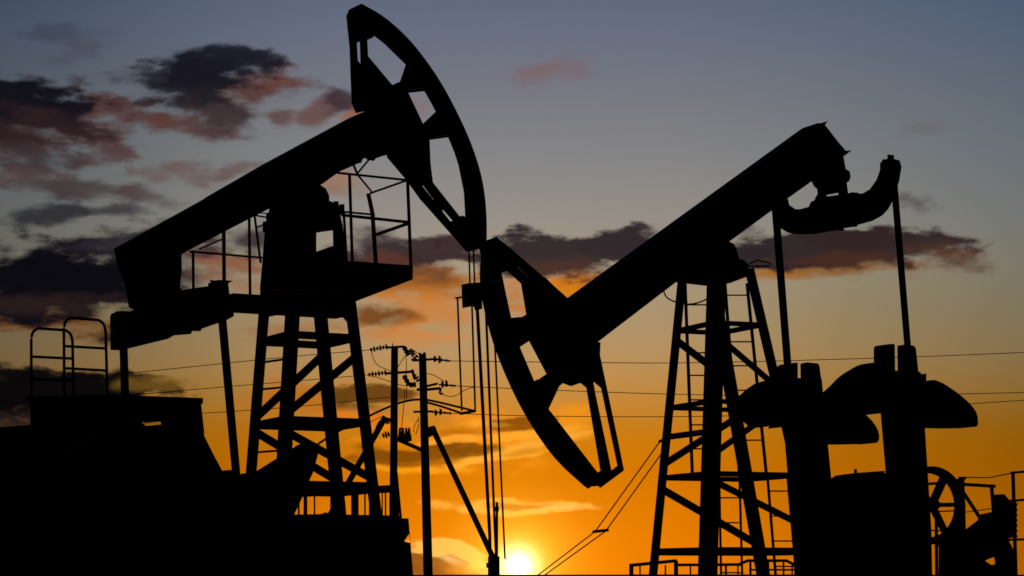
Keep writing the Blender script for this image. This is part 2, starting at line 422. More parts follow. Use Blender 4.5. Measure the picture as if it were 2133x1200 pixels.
# ================================================================== LEFT PUMPJACK
DL = 18.5
FL = Frame((640 - 1066.5) / FPX * DL, DL, 30)
rootL = thing('pumpjack', (FL.O.x, FL.O.y, 0), 'left oil pumpjack with horse head raised high and a railed platform round its post', 'pumpjack', 'oil pumpjacks')

# walking beam
m = MB()
slab(m, FL, [[(237, 518), (429, 413), (434, 409), (556, 339), (735, 243), (768, 229), (800, 222), (835, 292), (812, 312), (797, 322), (783, 326), (774, 333),
              (764, 326), (752, 331), (738, 344), (700, 360), (666, 385), (610, 412), (545, 441), (462, 484), (393, 520), (330, 553), (247, 546)]], 0, 0.14)
# flanges of the beam
m.build('walking_beam', STEEL, rootL)
m = MB()
fa = FL.p(268, 502, 0); fb = FL.p(760, 232, 0)
m.bar(fa - Vector((0, 0, .035)), fb - Vector((0, 0, .035)), 0.30, 0.03, FL.V)
m.build('beam_flange', STEEL, rootL)
for (x, y) in ((776, 333), (800, 322), (748, 338)):
    m = MB(); m.ball(FL.p(x, y - 4, .1), 0.026); m.build('bolt', IRON, rootL)

# horse head: two side plates and the curved face between them
arcL = smooth([(752, 8), (800, 35), (850, 80), (888, 128), (920, 176), (950, 232), (975, 286), (992, 332), (1004, 376), (1011, 425), (1013, 480), (1012, 512)], 2)
arcL[0] = (752, 8, 1); arcL[-1] = (1012, 512, 1)
head = arcL + [(972, 525, -1), (880, 421), (876, 417), (845, 374), (806, 328), (800, 300), (770, 230), (741, 236), (732, 214), (728, 100), (721, 33, -1)]
holes = [
 [(765, 80), (777, 73), (800, 91), (845, 135), (833, 170), (818, 178), (767, 117)],
 [(848, 187), (886, 190), (909, 231), (886, 268)],
 [(895, 290), (900, 287), (936, 286), (955, 345), (966, 400), (969, 453), (961, 455), (902, 380), (897, 340)]]
TH = 0.105
m = MB(); uz = plates(m, FL, [head] + holes, 0, TH, 0.022)
hr = m.build('horse_head', STEEL, rootL)
m = MB()
arc = uz[0][:len(arcL)]
inner = []
for i, (u, z) in enumerate(arc):
    a = arc[max(i - 1, 0)]; b = arc[min(i + 1, len(arc) - 1)]
    e = Vector((b[0] - a[0], b[1] - a[1])).normalized(); inner.append((u + e.y * .045, z - e.x * .045))
m.prism([[FL.at(u, -TH - .012, z) for u, z in arc + inner[::-1]]], FL.V * (2 * TH + .024))
m.build('curved_face', STEEL, hr)
# spacer blocks that close the gap between the plates
for lp in ([(734, 44), (756, 30), (790, 66), (764, 84), (742, 84), (736, 86)], [(731, 140), (752, 138), (790, 160), (825, 190), (855, 215), (890, 290), (880, 330), (888, 385), (862, 392), (806, 326), (775, 232), (742, 232), (734, 212)],
           [(897, 418), (912, 412), (922, 428), (914, 444), (905, 440)], [(940, 472), (952, 452), (1005, 470), (1005, 512), (985, 522), (972, 520)],
           [(838, 176), (848, 145), (880, 150), (896, 180), (850, 178)], [(896, 270), (918, 238), (950, 250), (958, 278), (900, 276)]):
    m = MB(); slab(m, FL, [lp], 0, TH - .03); m.build('head_web', STEEL, hr)

# saddle bearing and housing on the post
m = MB()
slab(m, FL, [[(560, 440), (566, 400), (600, 360), (664, 383), (679, 393), (686, 408), (686, 418), (697, 423), (701, 421), (704, 428), (714, 431), (714, 437), (708, 442), (714, 470), (722, 548), (722, 604), (541, 604), (546, 548), (552, 470), (556, 450)],
              [(659, 483), (693, 480), (694, 512), (659, 525)]], 0, 0.06)
m.build('saddle_bearing', IRON, rootL)
for (x, y) in ((700, 428), (712, 434), (560, 452), (553, 470)):
    m = MB(); p = FL.p(x, y, .1); m.bar(p - Vector((0, 0, .05)), p + Vector((0, 0, .03)), .04); m.build('bolt', IRON, rootL)

# platform
zt = zof(FL, 860, 553, .75); zb = zt - 0.11
rc = FL.p(860, 565, .75); rc.z = 0
def PZ(px, py, z):
    d = ray(px, py); k = (z - CAMZ) / d.z; return C0 + d * k
fc = PZ(736, 630, zb); fc.z = 0
le = FL.U * -.82
m = MB()
m.prism([[Vector((p.x, p.y, zb)) for p in (rc, fc, fc + le, rc + le)]], (0, 0, zt - zb))
m.build('platform', STEEL2, rootL)
m = MB()
wa = FL.p(470, 646, -.35); wc = FL.p(716, 630, -.35)
m.bar(Vector((wa.x, wa.y, wa.z + .06)), Vector((wc.x, wc.y, wa.z + .06)), .3, .12, FL.V)
m.build('walkway', STEEL2, rootL)
# handrails (right side)
m = MB(); vN = .75
vF = (fc - FL.O).dot(FL.V)
for (a, b, w, v) in (((728, 362), (734, 549), 6.5, vN), ((849, 377), (856, 557), 7, vN), ((702, 360), (846, 375), 5, vN), ((712, 448), (851, 463), 6.5, vN), ((716, 441), (722, 548), 6, vN)):
    pxbar(m, FL, a, b, w, v)
vm = (vN + vF) / 2 + .1
pxbar(m, FL, (847, 376), (773, 402), 4.5, vN, vm); pxbar(m, FL, (852, 465), (786, 488), 7, vN, vm)
pxbar(m, FL, (767, 403), (777, 450), 9, vm); pxbar(m, FL, (776, 446), (783, 550), 9, vm)
pxbar(m, FL, (712, 441), (776, 447), 4.5, vm)
pxbar(m, FL, (744, 363), (773, 398), 4, vN, vm)
m.build('handrail', STEEL2, rootL)
m = MB()
pxbar(m, FL, (736, 343), (745, 364), 5, 0, vN); pxbar(m, FL, (769, 332), (744, 362), 4, 0, vN)
m.build('bracket', STEEL2, rootL)
# handrails (left side)
m = MB()
for (a, b, w) in (((402, 522), (403, 612), 6), ((466, 480), (467, 600), 8), ((519, 455), (521, 613), 6), ((530, 447), (543, 548), 5), ((395, 524), (548, 537), 4.5),
                  ((415, 519), (466, 497), 3.5), ((534, 474), (552, 467), 3.5), ((533, 449), (556, 453), 3.5), ((538, 443), (560, 445), 2.5)):
    pxbar(m, FL, a, b, w, -.35)
m.build('handrail', STEEL2, rootL)

# tower
legsL = {'A': ((553, 600), (521, 1000)), 'B': ((610, 620), (588, 1000)), 'C': ((663, 620), (703, 1040)), 'D': ((725, 600), (781, 1060))}
ppm = FPX / DL
pts, lpL = tower(rootL, FL, legsL, .3, .45, {'A': 16 / ppm, 'B': 21.5 / ppm, 'C': 20.5 / ppm, 'D': 16.5 / ppm},
    [(zof(FL, 735, 704, .33), .055, ('AB', 'BD', 'AC', 'CD')), (zof(FL, 760, 880, .39), .055, ('AB', 'BD', 'AC', 'CD')),
     (zof(FL, 775, 1016, .44), .085, ('BD', 'AC', 'CD')), (1.0, .12, ('AB', 'BD', 'AC', 'CD'))],
    [])
def legz(fr, k, px, py):
    w0, w1, y0, y1 = (.3, .45, 610, 1020) if fr is FL else (.35, .6, 580, 1182)
    w = w0 + (w1 - w0) * (py - y0) / (y1 - y0)
    return zof(fr, px, py, -w if k in 'AC' else w)
def dg(root, fr, lpf, k1, y1, k2, y2, wpx, x1, x2):
    z1 = legz(fr, k1, x1, y1); z2 = legz(fr, k2, x2, y2)
    m = MB(); a = lpf(k1, z1); b = lpf(k2, z2)
    ppm_ = FPX / a.y; m.bar(a, b, .045, wpx / ppm_, fr.V); m.build('diagonal_brace', STEEL, root)
dg(rootL, FL, lpL, 'D', 742, 'B', 862, 15, 745, 595)
dg(rootL, FL, lpL, 'C', 738, 'A', 872, 15, 672, 532)
dg(rootL, FL, lpL, 'B', 898, 'D', 996, 15, 600, 775)
dg(rootL, FL, lpL, 'A', 898, 'C', 1000, 15, 535, 698)
dg(rootL, FL, lpL, 'D', 672, 'C', 590, 11, 738, 672)
# ladder on the left face: stile-less rungs between the legs
for (ya, yb) in ((660, 648), (756, 747), (812, 806), (943, 938)):
    m = MB(); xa = 552 - (ya - 600) * .083; xb = 611 - (yb - 620) * .063
    m.bar(FL.p(xa, ya, -.36), FL.p(xb, yb, .36), .016, .016); m.build('rung', STEEL2, rootL)

# tail bearing, equalizer, pitman arms
uE = FL.uz(FL.p(345, 640, 0))[0]; FE = FL.cross(uE)
m = MB()
slab(m, FL, [[(238, 522), (330, 535), (378, 530), (379, 562), (375, 600), (392, 615), (300, 655), (268, 640), (262, 600), (245, 555)]], 0, .1)
m.build('tail_bearing', IRON, rootL)
m = MB()
slab(m, FE, [[(229, 660), (233, 652), (240, 656), (246, 649), (254, 654), (262, 648), (269, 652), (271, 662), (385, 603), (433, 596), (434, 589), (440, 592), (446, 584), (452, 590), (458, 583), (466, 587), (475, 586), (478, 612), (488, 640), (487, 659),
              (470, 668), (420, 685), (418, 690), (400, 690), (398, 696), (362, 699), (350, 706), (262, 726), (230, 729)]], 0, .06)
m.build('equalizer', IRON, rootL)
def vof(fr, q): return (q - fr.O).dot(fr.V)
v1 = vof(FL, FE.p(258, 720)); v2 = vof(FL, FE.p(463, 665))
m = MB(); pxbar(m, FL, (257, 712), (266, 1000), 17, v1); m.build('pitman_arm', STEEL, rootL)
m = MB(); pxbar(m, FL, (462, 655), (494, 1010), 17.5, v2); m.build('pitman_arm', STEEL, rootL)
# cranks with counterweights
m = MB(); slab(m, FL, [[(240, 980), (300, 970), (330, 1400), (250, 1400)]], v1 + .12, .08); c1 = m.build('crank', IRON, rootL)
m = MB(); slab(m, FL, [[(80, 1010), (110, 955), (200, 905), (330, 890), (424, 905), (444, 945), (465, 984), (468, 1080), (90, 1080)]], v1 + .28, .07); m.build('counterweight', IRON, c1)
m = MB(); slab(m, FL, [[(462, 985), (476, 979), (484, 984), (490, 992), (505, 998), (520, 985), (560, 1400), (470, 1400)]], v2 - .12, .08); c2 = m.build('crank', IRON, rootL)
m = MB(); slab(m, FL, [[(500, 1002), (514, 994), (560, 965), (600, 940), (622, 926), (645, 923), (661, 934), (663, 945), (652, 985), (640, 1010), (626, 1045), (608, 1082), (520, 1100), (480, 1100)]], v2 + .05, .07); m.build('counterweight', IRON, c2)
m = MB(); slab(m, FL, [[(420, 1010), (500, 1000), (600, 1040), (600, 1420), (420, 1420)]], 0, .4); m.build('gearbox', IRON, rootL)

# bridle, carrier bar, polished rod of the left pumpjack (hang from its head)
m = MB()
HB = []
for (a, b) in (((977, 520), (979, 596)), ((986, 518), (989, 596))):
    m = MB(); pxbar(m, FL, a, b, 3.6, 0); m.build('bridle_cable', CABLE, rootL)
m = MB(); slab(m, FL, [[(961, 593), (1003, 588), (1003, 640), (998, 645), (990, 643), (985, 638), (963, 642)]], 0, .06)
m.build('carrier_bar', IRON, rootL)
m = MB(); pxbar(m, FL, (994, 640), (1020, 1112), 7.2, 0); pxbar(m, FL, (1020, 1110), (1024, 1300), 7.2, 0); m.build('polished_rod', STEEL2, rootL)
m = MB()
pxbar(m, FL, (949, 621), (964, 619), 4, .05)
pxbar(m, FL, (953, 620), (962, 856), 4, .05); pxbar(m, FL, (983, 634), (990, 858), 4, .05)
m.build('hanger_rod', STEEL2, rootL)

# ================================================================== RIGHT PUMPJACK
DR = 21.5
FR = Frame((1490 - 1066.5) / FPX * DR, DR, 24)
rootR = thing('pumpjack', (FR.O.x, FR.O.y, 0), 'right oil pumpjack with horse head lowered and beam tail raised over lobed counterweights', 'pumpjack', 'oil pumpjacks')
m = MB()
slab(m, FR, [[(1120, 690), (1150, 642), (1184, 619), (1680, 264), (1716, 257), (1762, 316), (1757, 326), (1692, 377), (1640, 414), (1607, 439), (1520, 503), (1408, 588), (1246, 712), (1200, 745)]], 0, .14)
m.build('walking_beam', STEEL, rootR)
m = MB()
slab(m, FR, [[(1679, 266, 1), (1708, 257, 1), (1725, 252, 1), (1717, 262, 1), (1762, 314, 1), (1775, 313, 1), (1757, 326, 1), (1748, 322, 1), (1706, 268, 1)]], .115, .035)
m.build('end_plate', STEEL, rootR)
# head
arcR = smooth([(1012, 498), (1004, 525), (1000, 560), (1001, 600), (1009, 645), (1022, 695), (1036, 738), (1058, 792), (1086, 850), (1121, 908), (1163, 964), (1224, 1018)], 2)
arcR[0] = (1014, 503, 1); arcR[-1] = (1224, 1018, -1)
headR = arcR + [(1300, 980, 1), (1291, 935), (1250, 740), (1251, 713), (1235, 711), (1210, 680), (1184, 622), (1150, 592), (1060, 514), (1037, 496, 1), (1024, 497, 1)]
TR = .135
holesR = [
 [(1045, 568), (1056, 563), (1085, 591), (1096, 655), (1086, 663), (1065, 662), (1054, 612)],
 [(1099, 702), (1138, 779), (1125, 791), (1113, 794), (1083, 723)],
 [(1184, 788, 1), (1216, 800, 1), (1236, 793, 1), (1254, 808, 1), (1288, 970, 1), (1258, 994, 1), (1244, 983, 1), (1200, 926, 1), (1143, 852, 1), (1165, 805, 1)]]
m = MB(); uz = plates(m, FR, [headR] + holesR, 0, TR, .022); hr = m.build('horse_head', STEEL, rootR)
m = MB(); arc = uz[0][4:len(arcR) - 1]; inner = []
for i, (u, z) in enumerate(arc):
    a = arc[max(i - 1, 0)]; b = arc[min(i + 1, len(arc) - 1)]
    e = Vector((b[0] - a[0], b[1] - a[1])).normalized(); inner.append((u - e.y * .07, z + e.x * .07))
m.prism([[FR.at(u, -TR - .012, z) for u, z in arc + inner[::-1]]], FR.V * (2 * TR + .024)); m.build('curved_face', STEEL, hr)
m = MB(); slab(m, FR, [[(1016, 501, 1), (1033, 494, 1), (1042, 502, 1), (1046, 530, 1), (1024, 535, 1)]], 0, TR - .025); m.build('end_cap', STEEL, hr)
m = MB(); slab(m, FR, [[(1219, 790, 0), (1234, 790, 0), (1268, 976, 0), (1251, 979, 0)]], -TR + .012, .01); m.build('stiffener', STEEL, hr)
m = MB()
for lp in ([(1010, 545), (1016, 515), (1030, 508), (1056, 530), (1060, 545), (1072, 553), (1050, 562), (1040, 570), (1045, 610), (1030, 640), (1012, 640)],
           [(1122, 580), (1184, 625), (1212, 685), (1240, 715), (1248, 745), (1250, 790), (1238, 788), (1216, 800), (1186, 774), (1162, 786), (1140, 766), (1102, 700), (1088, 690), (1098, 655), (1094, 600), (1112, 610)],
           [(1060, 668), (1088, 668), (1100, 700), (1082, 720), (1060, 720)], [(1108, 798), (1134, 788), (1152, 798), (1134, 834), (1113, 826)],
           [(1200, 975), (1232, 980), (1246, 996), (1236, 1000), (1226, 1004)]):
    m = MB(); slab(m, FR, [lp], 0, TR - .035); m.build('head_web', STEEL, hr)
# tail bearing
m = MB()
slab(m, FR, [[(1690, 377), (1740, 335), (1757, 326), (1760, 342), (1762, 352), (1770, 357), (1772, 367), (1770, 376), (1764, 381), (1768, 412), (1700, 432), (1698, 412), (1703, 404), (1702, 394), (1695, 388)],
             [(1721, 405), (1733, 404), (1746, 402), (1746, 409), (1735, 411), (1727, 418)]], 0, .05)
m.build('tail_bearing', IRON, rootR)
uE = FR.uz(FR.p(1733, 440, 0))[0]; FE2 = FR.cross(uE)
eq = [(1607, 441), (1622, 428), (1635, 414), (1644, 427), (1656, 436), (1668, 436), (1684, 431), (1690, 419), (1694, 419), (1700, 412), (1768, 404), (1778, 403), (1782, 401), (1786, 405), (1797, 403), (1812, 394), (1826, 374), (1833, 354), (1833, 341), (1839, 332), (1848, 331), (1849, 324), (1862, 323), (1862, 331), (1874, 334), (1878, 348), (1873, 378), (1867, 394), (1860, 418),
      (1850, 436), (1838, 449), (1818, 460), (1786, 469), (1782, 473), (1778, 471), (1757, 476), (1752, 481), (1748, 477), (1712, 485), (1690, 488), (1660, 488), (1640, 484), (1625, 475), (1616, 462)]
m = MB(); slab(m, FE2, [eq], 0, .035); m.build('equalizer', IRON, rootR)
w1 = vof(FR, FE2.p(1616, 460)); w2 = vof(FR, FE2.p(1864, 395))
m = MB(); pxbar(m, FR, (1615, 430), (1641, 765), 16, w1); m.build('pitman_arm', STEEL, rootR)
m = MB(); pxbar(m, FR, (1862, 375), (1891, 726), 14, w2); m.build('pitman_arm', STEEL, rootR)
# cranks: near (right) and far (left)
def crank(v, col, lobes, stubs):
    m = MB(); slab(m, FR, [col], v, .11); c = m.build('crank', IRON, rootR)
    for lb in lobes:
        m = MB(); slab(m, FR, [smooth(lb + lb[:1], 1)], v, .14); m.build('counterweight', IRON, c)
    for sb in stubs:
        m = MB(); slab(m, FR, [sb], v, .06); m.build('counterweight_bolt_head', IRON, c)
crank(w1, [(1622, 790), (1712, 790), (1718, 860), (1732, 1000), (1745, 1500), (1668, 1500), (1650, 1100), (1632, 890)],
      [[(1538, 826), (1560, 806), (1580, 797), (1632, 787), (1640, 892), (1600, 884), (1575, 893), (1550, 884), (1540, 860)],
       [(1680, 812), (1722, 818), (1770, 838), (1800, 860), (1822, 882), (1832, 903), (1831, 921), (1818, 924), (1725, 926), (1672, 924)]],
      [[(1619, 764), (1624, 760), (1659, 755), (1662, 757), (1662, 800), (1620, 800)], [(1667, 760), (1674, 756), (1704, 757), (1707, 762), (1714, 812), (1668, 812)]])
crank(w2, [(1820, 775), (1918, 775), (1926, 880), (1940, 1100), (1950, 1560), (1868, 1560), (1846, 1000), (1834, 858)],
      [[(1708, 822), (1725, 808), (1748, 784), (1772, 769), (1800, 758), (1840, 752), (1842, 862), (1818, 858), (1800, 862), (1740, 868), (1712, 850)],
       [(1885, 800), (1922, 794), (1932, 793), (1955, 794), (1968, 800), (2000, 822), (2025, 845), (2036, 862), (2038, 885), (2032, 890), (1980, 892), (1925, 891), (1880, 888)]],
      [[(1820, 724), (1828, 720), (1860, 716), (1864, 718), (1865, 790), (1820, 790)], [(1869, 722), (1876, 719), (1904, 720), (1908, 726), (1914, 782), (1870, 790)],
       [(1914, 780), (1926, 781), (1929, 788), (1927, 800), (1914, 800)]])
m = MB(); slab(m, FR, [smooth([(1722, 999), (1745, 991), (1790, 985), (1832, 981), (1858, 990)], 2) + [(1880, 1080), (1870, 1600), (1700, 1600), (1700, 1080)]], 0, .22)
pxbar(m, FR, (1782, 977), (1782, 990), 6, 0)
gb = m.build('gearbox', IRON, rootR)
m = MB(); slab(m, FR, [[(1692, 1120), (1932, 1120), (1935, 1600), (1700, 1600)]], 0, .5); m.build('gearbox_base', CONC, rootR)

# post cap + saddle
m = MB(); slab(m, FR, [[(1404, 566), (1440, 545), (1545, 540), (1553, 544), (1558, 552), (1562, 574), (1498, 595), (1406, 588)]], 0, .16); m.build('post_cap', STEEL, rootR)
m = MB(); slab(m, FR, [[(1430, 570), (1450, 505), (1521, 504), (1530, 509), (1534, 518), (1542, 546), (1500, 585)]], 0, .12); m.build('saddle_bearing', IRON, rootR)
m = MB(); pxtube(m, FR, [(1552, 554), (1577, 542), (1600, 547), (1606, 550), (1604, 554), (1556, 555)], 3.2, .25); m.build('handrail', STEEL2, rootR)
m = MB(); pxtube(m, FR, smooth([(1382, 604), (1386, 618), (1400, 627), (1420, 633), (1440, 634), (1458, 630), (1474, 622)]), 3.2, .2); m.build('grease_hose', CABLE, rootR)
legsR = {'A': ((1420, 580), (1361, 1182)), 'B': ((1491, 580), (1473, 1182)), 'C': ((1484, 600), (1586, 1182)), 'D': ((1560, 560), (1700, 1160))}
ppr = FPX / DR
pts, lpR = tower(rootR, FR, legsR, .35, .6, {'A': 12.5 / ppr, 'B': 27 / ppr, 'C': 20 / ppr, 'D': 13.5 / ppr},
    [(zof(FR, 1590, 677, .4), .04, ('AB', 'BD', 'AC', 'CD')), (zof(FR, 1400, 850, -.46), .04, ('AB', 'BD', 'AC', 'CD')),
     (zof(FR, 1394, 911, -.49), .05, ('AB',)), (zof(FR, 1385, 996, -.53), .045, ('AB', 'BD', 'AC', 'CD')),
     (zof(FR, 1364, 1150, -.58), .065, ('AB', 'BD', 'AC', 'CD')), (.6, .1, ('AB', 'BD', 'AC', 'CD'))], [])
dg(rootR, FR, lpR, 'A', 708, 'C', 792, 13, 1408, 1518)
dg(rootR, FR, lpR, 'B', 694, 'D', 806, 10, 1490, 1617)
dg(rootR, FR, lpR, 'A', 968, 'C', 872, 13, 1380, 1532)
dg(rootR, FR, lpR, 'B', 950, 'D', 846, 11, 1482, 1625)
dg(rootR, FR, lpR, 'A', 1018, 'C', 1134, 14, 1380, 1575)
dg(rootR, FR, lpR, 'B', 998, 'D', 1102, 12, 1480, 1688)
def ladder(root, fr, sa, sb, rungs, v, w=6):
    m = MB(); pxbar(m, fr, sa[0], sa[1], w, v); pxbar(m, fr, sb[0], sb[1], w, v)
    for y in rungs:
        t = (y - sa[0][1]) / (sa[1][1] - sa[0][1]); a = (sa[0][0] + (sa[1][0] - sa[0][0]) * t, y)
        t = (y - sb[0][1]) / (sb[1][1] - sb[0][1]); b = (sb[0][0] + (sb[1][0] - sb[0][0]) * t, y)
        pxbar(m, fr, a, b, 3, v)
    m.build('ladder', STEEL2, root)
ladder(rootR, FR, ((1427, 590), (1442, 985)), ((1478, 590), (1478, 985)), (635, 735, 782, 833, 885, 935), -.05, 7)
ladder(rootR, FR, ((1510, 590), (1540, 985)), ((1556, 590), (1596, 985)), (615, 712, 762, 813, 865, 917), .1, 7)
ladder(rootR, FR, ((1498, 985), (1504, 1300)), ((1540, 985), (1549, 1300)), (1037, 1089, 1141, 1193), 0, 5)
ladder(rootR, FR, ((1598, 985), (1624, 1300)), ((1640, 985), (1668, 1300)), (1023, 1075, 1127, 1180), .2, 6)
# bridle of the right head
m = MB(); pxbar(m, FR, (1012, 640), (1033, 1160), 5.2, .06); m.build('bridle_cable', CABLE, rootR)
m = MB(); pxbar(m, FR, (1030, 700), (1052, 1165), 4, -.06); m.build('bridle_cable', CABLE, rootR)

# wellheads under the heads
FW0 = Frame(0, 20.0, 0)
def wellhead(px, ytop, wpx, label, D, cap):
    fr = Frame(0, D, 0); b = fr.p(px, 1196); b.z = 0
    rt = thing('wellhead', b, label, 'wellhead', 'wellheads below the pumpjack heads')
    zt_ = fr.p(px, ytop).z; pm = FPX / D; r = wpx / pm / 2
    m = MB(); m.tube([b, (b.x, b.y, zt_)], r, 14); m.build('casing', IRON, rt)
    for z in (zt_ - .04, zt_ - .5, .5):
        m = MB(); m.tube([(b.x, b.y, z - .04), (b.x, b.y, z)], r * cap, 14); m.build('flange', IRON, rt)
    m = MB(); m.tube([(b.x - r * 3, b.y, .9), (b.x + r * 3, b.y, .9)], r * .5, 10); m.tube([(b.x - r * 3, b.y - .1, .9), (b.x - r * 3, b.y + .1, .9)], r * 1.4, 12); m.build('valve', IRON, rt)
wellhead(1026, 1162, 20, 'squat wellhead with flanges directly left of the setting sun', 19.0, 1.35)
wellhead(1035, 1046, 5.5, 'slim upright wellhead pipe with a small cap beside the hanging rods', 20.4, 1.6)

# ================================================================== POWER LINE
DP = 70.0
FP = Frame(0, DP, 0)
def ground_pt(fr, px): q = fr.p(px, 1196); return Vector((q.x, q.y, 0))
def string(m, a, b, r=.075, n=6):
    p = FP.p(*a); q = FP.p(*b); m.tube([p, q], .022, 6)
    for i in range(n):
        c = p + (q - p) * ((i + .5) / n); m.tube([c - (q - p).normalized() * .025, c + (q - p).normalized() * .025], r * (0.8 + 0.3 * (i % 2)), 10)
def disc(m, c, hpx, wpx=5):
    p = FP.p(*c); pm = FPX / DP; d = Vector((1, 0, 0))
    m.tube([p - d * wpx / pm / 2, p - d * wpx / pm / 4, p + d * wpx / pm / 2], hpx / pm / 2, 12, hpx / pm / 2 * .6)
# left pole
b1 = ground_pt(FP, 818)
pA = thing('utility_pole', b1, 'left wooden utility pole of the twin pair with insulator strings reaching left', 'utility pole', 'twin power line poles')
m = MB(); t1 = FP.p(822, 722); m.tube([b1, t1], .125, 12, .105); pxbar(m, FP, (818, 724), (818, 715), 2.2); m.build('post', WOOD, pA)
m = MB(); pxbar(m, FP, (806, 724), (842, 722), 5); m.build('crossarm', STEEL, pA)
m = MB(); pxbar(m, FP, (805, 778), (863, 774), 5.5); pxbar(m, FP, (858, 770), (864, 790), 6); m.build('crossarm', STEEL, pA)
m = MB(); string(m, (770, 729), (808, 722)); m.build('insulator_string', CERAM, pA)
m = MB(); string(m, (766, 781), (806, 776)); m.build('insulator_string', CERAM, pA)
m = MB(); string(m, (841, 722), (851, 740)); m.build('insulator_string', CERAM, pA)
m = MB(); string(m, (841, 782), (852, 802)); m.build('insulator_string', CERAM, pA); m = MB(); string(m, (852, 802), (866, 801)); m.build('insulator_string', CERAM, pA)
m = MB(); string(m, (796, 908), (812, 904), .1, 3); m.build('insulator_string', CERAM, pA); m = MB(); string(m, (802, 880), (812, 874), .1, 3); m.build('insulator_string', CERAM, pA)
m = MB(); sp = FP.p(803, 868); sg = FP.p(726, 1005); d = sg - sp; sb = sp + d * (sp.z / (sp.z - sg.z))
m.bar(sp, sb, .17, .17, (0, 1, 0)); m.build('brace_strut', WOOD, pA)
m = MB(); pxbar(m, FP, (803, 872), (820, 876), 6); m.build('bracket', STEEL, pA)
m = MB()
for pth in ([(773, 731), (779, 752), (788, 763), (818, 774)], [(775, 783), (792, 788), (818, 797)], [(829, 765), (834, 756), (842, 744), (847, 738)], [(828, 800), (838, 803), (850, 804)],
            [(846, 742), (847, 790), (847, 836)], [(843, 812), (841, 850), (836, 895)], [(770, 880), (782, 874), (800, 866)], [(780, 900), (786, 880), (800, 870)]):
    m = MB(); pxtube(m, FP, smooth(pth), 1.7, 0, 6); m.build('jumper_wire', CABLE, pA)
# right pole
b2 = ground_pt(FP, 895)
pB = thing('utility_pole', b2, 'right wooden utility pole of the twin pair with disc insulators facing right', 'utility pole', 'twin power line poles')
m = MB(); t2 = FP.p(880, 738); m.tube([b2, t2], .15, 12, .11)
for x, y in ((875, 738), (884, 737)): m.ball(FP.p(x, y), .05)
m.build('post', WOOD, pB)
m = MB(); pxbar(m, FP, (861, 751), (905, 748), 5); m.build('crossarm', STEEL, pB)
m = MB(); pxbar(m, FP, (868, 812), (888, 810), 6); pxbar(m, FP, (886, 805), (912, 799), 5); pxbar(m, FP, (886, 812), (917, 809), 6); m.build('crossarm', STEEL, pB)
m = MB(); pxbar(m, FP, (861, 858), (902, 857), 4.5); m.build('crossarm', STEEL, pB)
for (x, y, h) in ((906, 748, 17), (916, 749, 20), (922, 801, 19), (930, 799, 18), (908, 860, 16), (918, 858, 17)):
    m = MB(); disc(m, (x, y), h); m.build('disc_insulator', CERAM, pB)
m = MB(); string(m, (903, 748), (938, 752), .04, 7); m.build('insulator_string', CERAM, pB)
m = MB(); string(m, (914, 801), (950, 804), .04, 7); m.build('insulator_string', CERAM, pB); m = MB(); pxbar(m, FP, (918, 808), (916, 820), 5); pxbar(m, FP, (916, 821), (924, 820), 4); m.build('hanger', STEEL, pB)
m = MB(); string(m, (898, 858), (940, 861), .04, 8); m.build('insulator_string', CERAM, pB)
m = MB(); string(m, (853, 728), (862, 740), .1, 3); m.build('insulator_string', CERAM, pB); m = MB(); string(m, (858, 752), (870, 740), .08, 3); m.build('insulator_string', CERAM, pB)
m = MB(); string(m, (862, 780), (872, 795), .08, 3); m.build('insulator_string', CERAM, pB)
m = MB(); sp = FP.p(901, 892); sg = FP.p(1029, 1166); m.bar(sp, sg, .17, .17, (0, 1, 0))
m.bar((sg.x, sg.y, 0), (sg.x, sg.y, sg.z + .1), .34, .3); m.build('brace_strut', WOOD, pB)
m = MB(); slab(m, FP, [[(890, 890), (904, 886), (909, 892), (908, 904), (892, 912)]], 0, .08); m.build('bracket', STEEL, pB)
m = MB()
for pth in ([(850, 733), (862, 731), (880, 740)], [(888, 778), (903, 781), (915, 788), (924, 794)], [(924, 823), (940, 827), (952, 823), (964, 815), (978, 808), (988, 807)],
            [(871, 868), (873, 885), (866, 905)], [(872, 872), (862, 888), (862, 900)]):
    m = MB(); pxtube(m, FP, smooth(pth), 1.7, 0, 6); m.build('jumper_wire', CABLE, pB)
# switchgear between the poles
q = FP.p(850, 925); sw = thing('pole_switch', (q.x, q.y, q.z), 'outdoor switch with upright bushings on a sloping bar between the twin poles', 'switchgear')
m = MB(); pxbar(m, FP, (822, 913), (880, 938), 8, .05); m.build('mounting_bar', STEEL, sw)
m = MB(); slab(m, FP, [[(830, 903), (856, 905), (858, 918), (846, 922), (828, 914)]], 0, .2); m.build('tank', STEEL, sw)
for x in (833, 839, 846, 852):
    m = MB(); p = FP.p(x, 905); m.tube([p, p + Vector((0, 0, .2))], .05, 8, .03); m.build('bushing', CERAM, sw)

# overhead wires
def wire(pts, wpx, label, d0=70, d1=70):
    n = len(pts); P3 = []
    pts = smooth(pts, 2); n = len(pts)
    for i, (x, y) in enumerate(pts):
        D = d0 + (d1 - d0) * i / (n - 1); P3.append(Frame(0, D, 0).p(x, y))
    m = MB(); m.tube(P3, wpx / (FPX / ((d0 + d1) / 2)) / 2, 6)
    tag(m.build('overhead_wire', CABLE), label, 'wire', 'overhead power wires')
wire([(938, 752), (1200, 755), (1420, 757), (1700, 750), (1950, 742), (2160, 733)], 1.7, 'topmost overhead wire running right from the twin poles', 70, 74)
wire([(950, 804), (1100, 811), (1400, 822), (1700, 826), (1950, 822), (2160, 817)], 1.7, 'middle overhead wire running right from the twin poles', 70, 74)
wire([(940, 861), (1100, 867), (1420, 869), (1700, 862), (1950, 846), (2160, 832)], 1.7, 'lowest overhead wire running right from the twin poles', 70, 74)
